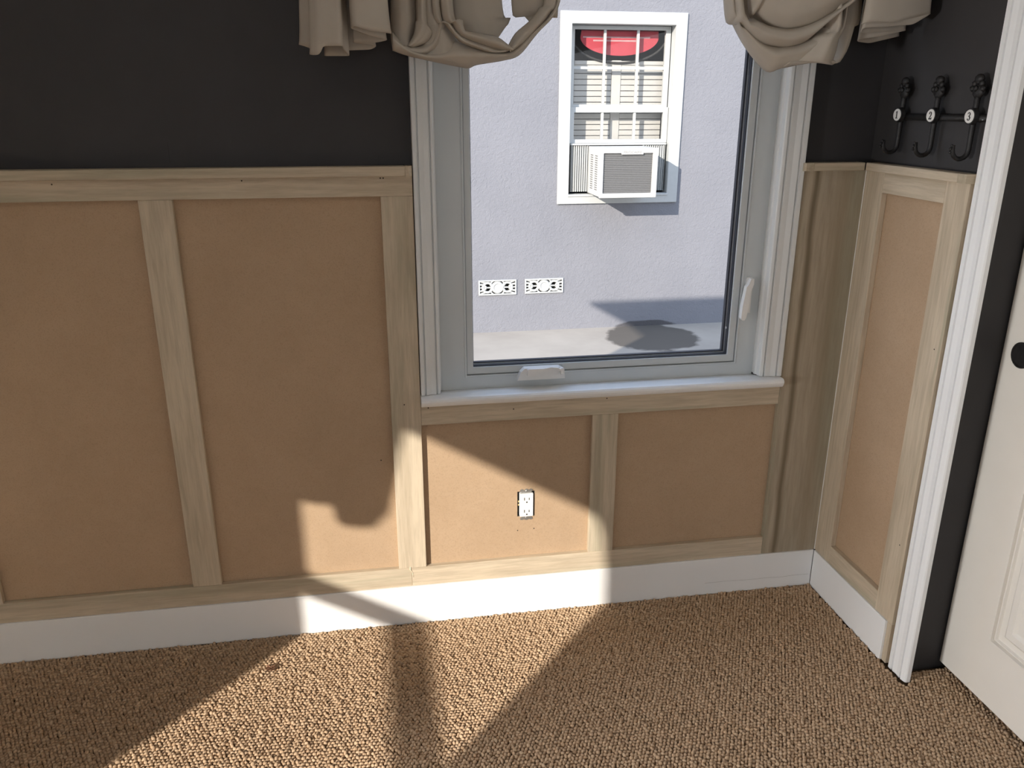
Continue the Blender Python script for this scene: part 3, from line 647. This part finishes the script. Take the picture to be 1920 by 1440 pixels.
bm = bmesh.new()
add_fold(bm, [(1358, TOP), (1366, -40), (1380, 20), (1410, 60), (1440, 80)], [(1590, TOP), (1590, -40), (1580, 10), (1550, 50), (1500, 80)], -0.110, 0.02, seed=10)
add_fold(bm, [(1572, TOP), (1571, 10), (1571, 70), (1563, 108), (1558, 120)], [(1622, TOP), (1615, 0), (1602, 48), (1587, 92), (1571, 115)], -0.125, 0.018, seed=11)
add_fold(bm, [(1356, TOP), (1367, 0), (1388, 50), (1430, 78), (1476, 80), (1512, 70), (1540, 46), (1574, 6), (1580, TOP)],
         [(1350, TOP), (1357, 0), (1375, 48), (1401, 94), (1436, 133), (1462, 128), (1493, 121), (1520, 105), (1545, 80), (1574, 30), (1590, TOP)], -0.135, 0.032, n=150, m=16, seed=12)
add_fold(bm, [(1535, TOP), (1546, 28), (1524, 66), (1500, 98), (1492, 114)], [(1585, TOP), (1578, 10), (1572, 70), (1566, 98), (1558, 120)], -0.150, 0.026, seed=13)
add_fold(bm, [(1482, 106), (1492, 108), (1520, 112), (1556, 112)], [(1464, 126), (1495, 121), (1528, 117), (1560, 121)], -0.140, 0.016, n=24, m=8, seed=14)
add_fold(bm, [(1378, TOP), (1386, 0), (1414, 36), (1462, 50), (1510, 43), (1560, 18), (1596, -14), (1612, -70), (1618, TOP)],
         [(1362, TOP), (1370, 0), (1388, 48), (1414, 78), (1449, 87), (1478, 88), (1508, 78), (1538, 50), (1564, 26), (1598, -2), (1616, -60), (1622, TOP)], -0.152, 0.034, n=150, m=14, seed=15)
add_fold(bm, [(1420, TOP), (1440, -120), (1470, -60), (1500, -50), (1540, -70), (1580, -130), (1600, TOP)],
         [(1390, TOP), (1402, 0), (1414, 21), (1434, 43), (1462, 55), (1480, 56), (1515, 48), (1546, 34), (1572, 16), (1596, -2), (1612, -60), (1618, TOP)], -0.165, 0.040, n=150, m=16, seed=16)
cloth('curtain_swag', bm, 'full ivory curtain swag in deep folds beside the charcoal corner')

def tail(path, label, n=150):
    """pleated jabot: a zig-zag strip of cloth hung from the rod, hem height running along the strip"""
    P = []
    for px, Y, py in path: P.append(at(px, py, Y))
    Q = []
    for i in range(len(P) - 1):
        k = max(2, int(n * (P[i + 1] - P[i]).length / sum((P[q + 1] - P[q]).length for q in range(len(P) - 1))))
        for q in range(k): Q.append(P[i].lerp(P[i + 1], q / k))
    Q.append(P[-1])
    for _ in range(2): Q = [Q[0]] + [(Q[i - 1] + Q[i] * 2 + Q[i + 1]) / 4 for i in range(1, len(Q) - 1)] + [Q[-1]]
    bm = bmesh.new(); rows = []; H = 14
    cx = sum(q.x for q in Q) / len(Q)
    for i, q in enumerate(Q):
        row = []
        for j in range(H):
            t = j / (H - 1); z = q.z + (1.98 - q.z) * t ** 1.6
            wob = 0.0025 * noise.noise(Vector((i * 0.13, z * 6, 1.7)))
            row.append(bm.verts.new((cx + (q.x - cx) * (1 - 0.22 * t), q.y + wob, z)))
        rows.append(row)
    for i in range(len(rows) - 1):
        for j in range(H - 1): bm.faces.new((rows[i][j], rows[i + 1][j], rows[i + 1][j + 1], rows[i][j + 1]))
    return cloth('curtain_tail', bm, label)
tail([(561, -0.110, 84), (572, -0.120, 87), (583, -0.135, 91), (581, -0.190, 103), (596, -0.205, 103), (602, -0.203, 99), (604, -0.200, 86), (642, -0.206, 86), (644, -0.170, 92), (656, -0.140, 105), (606, -0.128, 105), (640, -0.122, 95), (696, -0.120, 93), (707, -0.132, 86), (660, -0.142, 79), (706, -0.150, 80), (728, -0.158, 75), (690, -0.168, 66), (657, -0.178, 53), (664, -0.204, 48), (690, -0.207, 57), (734, -0.200, 63)],
     'pleated ivory curtain tail with a stepped hem hanging on the charcoal wall beside the window')
tail([(1615, -0.196, 46), (1622, -0.206, 42), (1645, -0.208, 40), (1676, -0.205, 42), (1712, -0.200, 33), (1746, -0.190, 25), (1712, -0.178, 46), (1660, -0.172, 50), (1618, -0.166, 52), (1612, -0.154, 62), (1660, -0.148, 60), (1700, -0.142, 57), (1650, -0.136, 68), (1609, -0.130, 74), (1608, -0.124, 78), (1630, -0.118, 81), (1686, -0.112, 68)],
     'pleated ivory curtain tail with a stepped hem hanging in the corner near the coat hooks')
o = tube('curtain_rod', [(-0.25, -0.06, 2.05), (1.22, -0.06, 2.05)], 0.014, M['iron'], None, 12); tag(o, 'black curtain rod above the casement window', 'curtain rod')

# ================================================================== outlet
ot = thing('wall_outlet', 'uncovered white duplex outlet with bare metal strap in the lower wall panel', 'outlet', (0.3725, 0.0, 0.29))
slab('outlet_box', OUT[0], OUT[1], OUT[2], OUT[3], [(OUT[0] + 0.0015, OUT[1] - 0.0015, OUT[2] + 0.0015, OUT[3] - 0.0015)], 0.001, 0.05, M['dark'], ot)
box('box_back', OUT[0], OUT[1], 0.048, 0.05, OUT[2], OUT[3], M['dark'], ot, 0)
rec = box('receptacle', 0.3545, 0.3915, -0.0060, 0.030, 0.2915, 0.3600, M['outlet'], ot, 0.0014, 2)
for zc in (0.3445, 0.3080):
    for xx, h in ((0.3672, 0.0085), (0.3800, 0.0070)): box('slot', xx - 0.0011, xx + 0.0011, -0.0062, -0.0055, zc - h / 2, zc + h / 2, M['dark'], rec, 0)
    disc('ground_slot', (0.3737, -0.0061, zc - 0.0098), (0, -1, 0), 0.0024, 0.0004, M['dark'], rec, 12)
def strap(z0, z1, s):
    return [(0.3600, z0), (0.3870, z0), (0.3870, z0 + s * 0.004), (0.3905, z0 + s * 0.006), (0.3900, z0 + s * 0.0105), (0.3845, z0 + s * 0.0125), (0.3800, z0 + s * 0.0095), (0.3755, z0 + s * 0.0125), (0.3710, z0 + s * 0.0125), (0.3665, z0 + s * 0.0095), (0.3610, z0 + s * 0.0125), (0.3560, z0 + s * 0.0105), (0.3560, z0 + s * 0.006), (0.3600, z0 + s * 0.004)]
for z0, s in ((0.3600, 1), (0.2915, -1)):
    pts = strap(z0, 0, s); pts = pts if s > 0 else pts[::-1]
    prism('strap', pts, lambda u, v, t: (u, t, v), -0.0002, -0.0016, M['steel'], ot)
    disc('screw', (0.3735, -0.0022, z0 + s * 0.0055), (0, -1, 0), 0.0032, 0.0016, M['steel'], ot, 12)
for zc in (0.3330, 0.3230): disc('terminal_screw', (0.3520, 0.006, zc), (-1, -0.4, 0), 0.0032, 0.004, M['brass'], ot, 10)

# ================================================================== coat hooks
hk = thing('coat_hook_rack', 'black iron rack of three coat hooks numbered on white enamel ovals', 'coat rack', (XR, -0.24, 1.32))
tube('bar', [(1.2470, -0.082, 1.3235), (1.2470, -0.396, 1.3250)], 0.0076, M['iron'], hk, 10)
disc('screw', (1.2415, -0.3880, 1.3240), (-1, 0, 0), 0.0032, 0.003, M['steel'], hk, 10)
DIG = {'1': [[(-.26, -.5), (.26, -.5), (.26, -.42), (.12, -.38), (.12, .5), (.0, .5), (-.26, .36), (-.26, .29), (-.10, .33), (-.10, -.38), (-.26, -.42)]],
       '2': [[(-.33, -.5), (.33, -.5), (.36, -.22), (.28, -.22), (.22, -.34), (-.10, -.34), (.22, -.02), (.32, .20), (.26, .40), (.05, .5), (-.18, .46), (-.32, .30), (-.28, .16), (-.16, .16), (-.12, .28), (-.10, .40), (.04, .42), (.13, .30), (.12, .12), (-.02, -.10), (-.33, -.42)]],
       '3': [[(-.33, -.36), (-.24, -.46), (-.02, -.51), (.20, -.45), (.33, -.28), (.32, -.08), (.12, .04), (.27, .16), (.29, .33), (.18, .46), (-.02, .51), (-.22, .44), (-.31, .30), (-.24, .24), (-.14, .36), (-.02, .42), (.09, .36), (.11, .22), (.02, .09), (-.12, .05), (-.12, -.01), (.04, -.04), (.14, -.18), (.11, -.36), (-.03, -.43), (-.14, -.37), (-.16, -.26), (-.28, -.24)]]}
for i, hy in enumerate((-0.1165, -0.2385, -0.3625)):
    J = [(1.2430, hy, 1.3800), (1.2400, hy, 1.3600), (1.2400, hy, 1.3000), (1.2400, hy, 1.2750)]
    R = [0.0048, 0.0060, 0.0057, 0.0054]
    for q in range(0, 10):
        a = math.pi * q / 9; J.append((1.2215 + 0.0185 * math.cos(a), hy, 1.2620 - 0.0185 * math.sin(a))); R.append(0.0054 - 0.0001 * q)
    J.append((1.2030, hy, 1.2720)); R.append(0.0036)
    h = tube('hook', J, R, M['iron'], hk, 10)
    bm = bmesh.new(); add_blob(bm, (1.2000, hy, 1.2700), (0.0032, 0.0045, 0.0040), 1); add_blob(bm, (1.1965, hy - 0.001, 1.2640), (0.0025, 0.0040, 0.0035), 1); add_blob(bm, (1.1975, hy, 1.2570), (0.0022, 0.0036, 0.0032), 1)
    from_bm('hook_tip', bm, M['iron'], h, True)
    bm = bmesh.new()                                      # rosette finial with leaves
    add_blob(bm, (1.2400, hy, 1.3790), (0.0075, 0.0175, 0.0165), 2)
    for q in range(5):
        a = math.pi / 2 + (q - 2) * 0.75; add_blob(bm, (1.2370, hy - 0.0150 * math.cos(a), 1.3815 + 0.0150 * math.sin(a)), (0.0060, 0.0075, 0.0072), 1)
    add_blob(bm, (1.2380, hy, 1.4020), (0.0080, 0.0120, 0.0095), 2); add_blob(bm, (1.2320, hy, 1.3830), (0.0040, 0.0065, 0.0065), 1)
    from_bm('finial', bm, M['iron'], hk, True)
    for zc in (1.3560, 1.3485): disc('collar', (1.2395, hy, zc), (0, 0, 1), 0.0080, 0.0035, M['iron'], hk, 12)
    bs = disc('oval_plate', (1.2330, hy, 1.3285), (-1, 0, 0), 0.0180, 0.009, M['iron'], hk, 24, 0.0175)
    disc('enamel_oval', (1.2285, hy, 1.3285), (-1, 0, 0), 0.0146, 0.0018, M['enamel'], bs, 24, 0.0142)['label'] = 'white enamel oval numbered %d' % (i + 1)
    S = 0.0165
    for poly in DIG[str(i + 1)]:
        prism('numeral', [(u * S * 0.85, v * S) for u, v in poly], lambda u, v, t: (t, hy - u, 1.3285 + v), 1.2270, 1.2276, M['black'], bs)

# ================================================================== debris on the carpet
bm = bmesh.new(); rd = random.Random(5)
for q in range(8):
    c = Vector((-0.3094 + rd.uniform(-.009, .009), -0.1618 + rd.uniform(-.007, .007), 0.004 + rd.uniform(0, .004)))
    u = Vector((rd.uniform(-1, 1), rd.uniform(-1, 1), rd.uniform(-.2, .5))).normalized() * 0.011; v_ = Vector((rd.uniform(-1, 1), rd.uniform(-1, 1), rd.uniform(-.5, .5))).normalized() * 0.0045
    vs = [bm.verts.new(c - u), bm.verts.new(c + v_), bm.verts.new(c + u), bm.verts.new(c - v_ + Vector((0, 0, .001)))]; bm.faces.new(vs[:3]); bm.faces.new((vs[0], vs[2], vs[3]))
o = from_bm('leaf_scrap', bm, plain('dry leaf', (0.15, 0.07, 0.035), 0.8, 0, 0.2, 200)); tag(o, 'tiny crumpled brown scrap lying on the sunlit carpet', 'debris')
md = o.modifiers.new('thickness', 'SOLIDIFY'); md.thickness = 0.0008

# ================================================================== outside
struct(box('ground', -14, 16, 0.2, 30, -1.05, -0.85, M['concrete'], None, 0), 'pale concrete yard between the houses')
struct(box('ground_side', -30, 16, -30, 0.2, -1.05, -0.85, M['concrete'], None, 0), 'pale concrete yard beside the house')
struct(box('roof', -3.25, 5.0, YR - 3.4, 0.30, 2.472, 2.497, M['outwhite'], None, 0), 'flat roof with a rear porch overhang')  # unseen rear overhang added to keep sun off the glass doors
NY = 6.0
nh = thing('neighbor_house', 'lavender stucco house wall outside the window with a white framed sash window', 'house', (2.4, NY, -0.85))
ox0, ox1, oz0, oz1 = 1.9085, 2.9065, 0.508, 2.041
slab('stucco_wall', -9, 14, -0.95, 5.2, [(ox0 - 0.04, ox1 + 0.04, oz0 - 0.04, oz1 + 0.04), (1.024, 1.392, -0.456, -0.320), (1.492, 1.870, -0.453, -0.320)], NY, NY + 0.25, M['stucco'], nh)
nw = ring_y('window_casing', ox0, ox1, oz0, oz1, 1.797, 3.0155, 0.417, 2.148, NY - 0.022, NY + 0.10, M['outwhite'], nh, 0.004)
def sash_bars(name, x0, x1, z0, z1, y, rail_b, rail_t, stile, xs, zs):
    s = ring_y(name, x0 + stile, x1 - stile, z0 + rail_b, z1 - rail_t, x0, x1, z0, z1, y, y + 0.04, M['outwhite'], nh, 0.002)
    for x in xs: box('muntin', x - 0.012, x + 0.012, y + 0.008, y + 0.032, z0 + rail_b, z1 - rail_t, M['outwhite'], s, 0)
    for z in zs: box('muntin', x0 + stile, x1 - stile, y + 0.0095, y + 0.0305, z - 0.012, z + 0.012, M['outwhite'], s, 0)
    box('pane', x0 + stile, x1 - stile, y + 0.018, y + 0.022, z0 + rail_b, z1 - rail_t, M['glass'], s, 0)
    return s
sash_bars('upper_sash', ox0 + 0.005, ox1 - 0.005, 1.29, oz1 - 0.003, NY + 0.10, 0.05, 0.035, 0.05, (2.258, 2.582), (1.668,))
sash_bars('lower_sash', ox0 + 0.005, ox1 - 0.005, 0.985, 1.315, NY + 0.055, 0.035, 0.048, 0.05, (2.244, 2.566), ())
box('sill_board', 1.90, 2.915, NY - 0.03, NY + 0.06, 0.488, 0.508, M['outwhite'], nh, 0.003)
# room behind the neighbour's window
rm = bmesh.new(); add_box(rm, 1.5, 3.4, NY + 0.70, NY + 0.72, 0.3, 2.3); add_box(rm, 1.5, 3.4, NY + 0.26, NY + 0.70, 0.28, 0.30); add_box(rm, 1.5, 3.4, NY + 0.26, NY + 0.70, 2.3, 2.32); add_box(rm, 1.48, 1.5, NY + 0.26, NY + 0.72, 0.3, 2.3); add_box(rm, 3.4, 3.42, NY + 0.26, NY + 0.72, 0.3, 2.3)
from_bm('room_lining', rm, M['room2'], nh)
sb = thing('slatted_shade', 'cream slatted shade hanging behind the neighbour window panes', 'blind', (2.42, NY + 0.21, 0.99))  # slats modelled in place of siding reflected in the glass
z = 1.0; q = 0
while z < 1.70:
    for a, b in ((1.99, 2.36), (2.455, 2.88)):
        box('slat', a, b, NY + 0.205, NY + 0.216, z, z + 0.046, M['blind'], sb, 0.002)
    z += 0.052; q += 1
box('centre_post', 2.362, 2.453, NY + 0.198, NY + 0.215, 1.0, 1.74, M['blind'], sb, 0.002)
box('headrail', 1.99, 2.88, NY + 0.195, NY + 0.215, 1.70, 1.735, M['blind'], sb, 0.002)
# red panel modelled in place of an umbrella reflected in the upper panes
pts = [(2.045, 2.00)] + [(2.42 + 0.385 * math.cos(a), 1.945 + 0.165 * math.sin(a)) for a in np.linspace(math.pi * 1.02, math.pi * 1.98, 26)] + [(2.80, 2.00)]
rdc = prism('red_canopy', pts, lambda u, v, t: (u, t, v), NY + 0.175, NY + 0.185, M['red']); tag(rdc, 'red round-bottomed canvas panel behind the upper panes of the neighbour window', 'canopy')
for zz, a, b in ((1.935, 2.06, 2.72), (1.905, 2.16, 2.60)):
    box('faded_print', a, b, NY + 0.1738, NY + 0.1749, zz, zz + 0.014, M['pink'], rdc, 0)
tube('rim', [(2.42 + 0.47 * math.cos(a), NY + 0.188, 1.96 + 0.245 * math.sin(a)) for a in np.linspace(math.pi * 1.04, math.pi * 1.92, 24)], 0.011, M['dark'], rdc, 6)

# foundation vents
def vent(x0, x1, z0, z1, label):
    g = thing('foundation_vent', label, 'vent', ((x0 + x1) / 2, NY, z0), 'white foundation vents in the stucco wall')
    y0, y1 = NY - 0.014, NY - 0.0005; cx, cz = (x0 + x1) / 2, (z0 + z1) / 2; hw, hh = (x1 - x0) / 2, (z1 - z0) / 2
    ring_y('frame', x0 + 0.014, x1 - 0.014, z0 + 0.014, z1 - 0.014, x0, x1, z0, z1, y0, y1, M['outwhite'], g, 0.002)
    box('screen_back', x0 + 0.01, x1 - 0.01, NY + 0.03, NY + 0.034, z0 + 0.01, z1 - 0.01, M['dark'], g, 0)
    bm = bmesh.new()
    def arc(px, pz, r, a0, a1, w=0.008, n=14): add_tube(bm, [(px + r * math.cos(a0 + (a1 - a0) * i / n), NY - 0.002, pz + r * math.sin(a0 + (a1 - a0) * i / n)) for i in range(n + 1)], w, 6)
    for s in (-1, 0, 1): arc(cx + s * hw * 0.52, cz, hh * 0.62, 0, 2 * math.pi, 0.013 if s else 0.016, 20)
    add_disc(bm, (cx, NY - 0.004, cz), (0, -1, 0), hh * 0.62, 0.012, 20)
    for s in (-1, 1):
        add_tube(bm, [(cx + s * hw * 0.06, NY - 0.002, cz), (cx + s * hw * 0.98, NY - 0.002, cz)], 0.008, 6)
        for t in (-1, 1):
            add_tube(bm, [(cx + s * hw * 0.28, NY - 0.002, cz), (cx + s * hw * 0.40, NY - 0.002, cz + t * hh * 0.45), (cx + s * hw * 0.2, NY - 0.002, cz + t * hh * 0.98)], 0.010, 6)
            add_tube(bm, [(cx + s * hw * 0.52, NY - 0.002, cz + t * hh * 0.6), (cx + s * hw * 0.7, NY - 0.002, cz + t * hh * 0.66), (cx + s * hw * 0.98, NY - 0.002, cz + t * hh * 0.9)], 0.009, 6)
            add_tube(bm, [(cx + s * hw * 0.60, NY - 0.002, cz + t * hh * 0.1), (cx + s * hw * 0.8, NY - 0.002, cz + t * hh * 0.40), (cx + s * hw * 0.98, NY - 0.002, cz + t * hh * 0.45)], 0.011, 6)
    bmesh.ops.recalc_face_normals(bm, faces=bm.faces[:]); from_bm('scroll_grille', bm, M['outwhite'], g)
vent(1.0165, 1.399, -0.4655, -0.3125, 'white scrollwork foundation vent in the lavender wall, farther from the concrete stain')
vent(1.4845, 1.8775, -0.4625, -0.3125, 'white scrollwork foundation vent in the lavender wall, nearer the concrete stain')

# window air conditioner
ac = thing('air_conditioner', 'off-white window air conditioner jutting from the neighbour sash window', 'air conditioner', (2.37, 5.79, 0.50))
AX0, AX1, AZ0, AZ1, AYF = 2.112, 2.655, 0.512, 0.955, 5.58
bm = bmesh.new(); add_box(bm, AX0, AX1, AYF + 0.03, NY + 0.05, AZ0 + 0.006, AZ1 + 0.004, 0.006, 2); body = from_bm('cabinet', bm, M['acbody'], ac)
ring_y('front_bezel', AX0 + 0.026, AX1 - 0.045, AZ0 + 0.042, AZ1 - 0.040, AX0 - 0.004, AX1 + 0.004, AZ0, AZ1 + 0.006, AYF, AYF + 0.035, M['acbody'], ac, 0.004)
gr = box('condenser_grille', AX0 + 0.02, AX1 - 0.04, AYF + 0.022, AYF + 0.0295, AZ0 + 0.035, AZ1 - 0.035, M['acgrille'], ac, 0)
for q in range(22):
    zz = AZ0 + 0.052 + q * (AZ1 - AZ0 - 0.10) / 21
    box('fin', AX0 + 0.027, AX1 - 0.046, AYF + 0.016, AYF + 0.022, zz - 0.003, zz + 0.003, M['acgrille'], gr, 0)
box('name_plate', 2.305, 2.515, AYF - 0.003, AYF + 0.010, AZ1 - 0.052, AZ1 - 0.012, M['acbody'], ac, 0.003)
for q in range(16):
    for s, yy in ((0, 5.70), (1, 5.86)):
        zz = AZ0 + 0.06 + q * 0.0205
        box('louver', AX0 - 0.0005, AX0 + 0.0005, yy, yy + 0.09, zz, zz + 0.009, M['acgrille'], body, 0)
tx = bpy.data.curves.new('brand_text', 'FONT'); tx.body = 'FRIGIDAIRE'; tx.size = 0.034; tx.align_x = 'CENTER'; tx.align_y = 'CENTER'; tx.extrude = 0.0008
to = bpy.data.objects.new('tmp', tx); COL.objects.link(to); bpy.context.view_layer.update()
me = bpy.data.meshes.new_from_object(to.evaluated_get(bpy.context.evaluated_depsgraph_get())); bpy.data.objects.remove(to)
me.transform(Matrix.Translation((2.41, AYF - 0.004, AZ1 - 0.032)) @ Matrix.Rotation(math.pi / 2, 4, 'X')); me.materials.clear()
link('lettering', me, M['text'], ac)
for a, b in ((ox0 + 0.03, AX0 - 0.004), (AX1 + 0.004, ox1 - 0.03)):
    n = int((b - a) / 0.021)
    pn = thing('side_curtain', 'white accordion panel filling the gap %s the air conditioner' % ('on the louvered side of' if a < 2.1 else 'on the shaded side of'), 'window panel', ((a + b) / 2, NY + 0.05, 0.53))
    for q in range(n):
        x = a + (b - a) * (q + 0.5) / n; w_ = (b - a) / n
        prism('pleat', [(x - w_ * 0.46, NY + 0.05), (x - w_ * 0.05, NY + 0.028), (x + w_ * 0.05, NY + 0.028), (x + w_ * 0.46, NY + 0.05), (x, NY + 0.06)], lambda u, v, t: (u, v, t), 0.530, 0.965, M['outwhite'], pn)
    box('side_frame', a - 0.003, a, NY + 0.02, NY + 0.06, 0.53, 0.97, M['outwhite'], pn)
    box('side_frame', b, b + 0.002, NY + 0.02, NY + 0.06, 0.53, 0.97, M['outwhite'], pn)
box('top_channel', ox0 + 0.02, ox1 - 0.02, NY + 0.02, NY + 0.058, 0.968, 0.984, M['outwhite'], nh, 0.001)
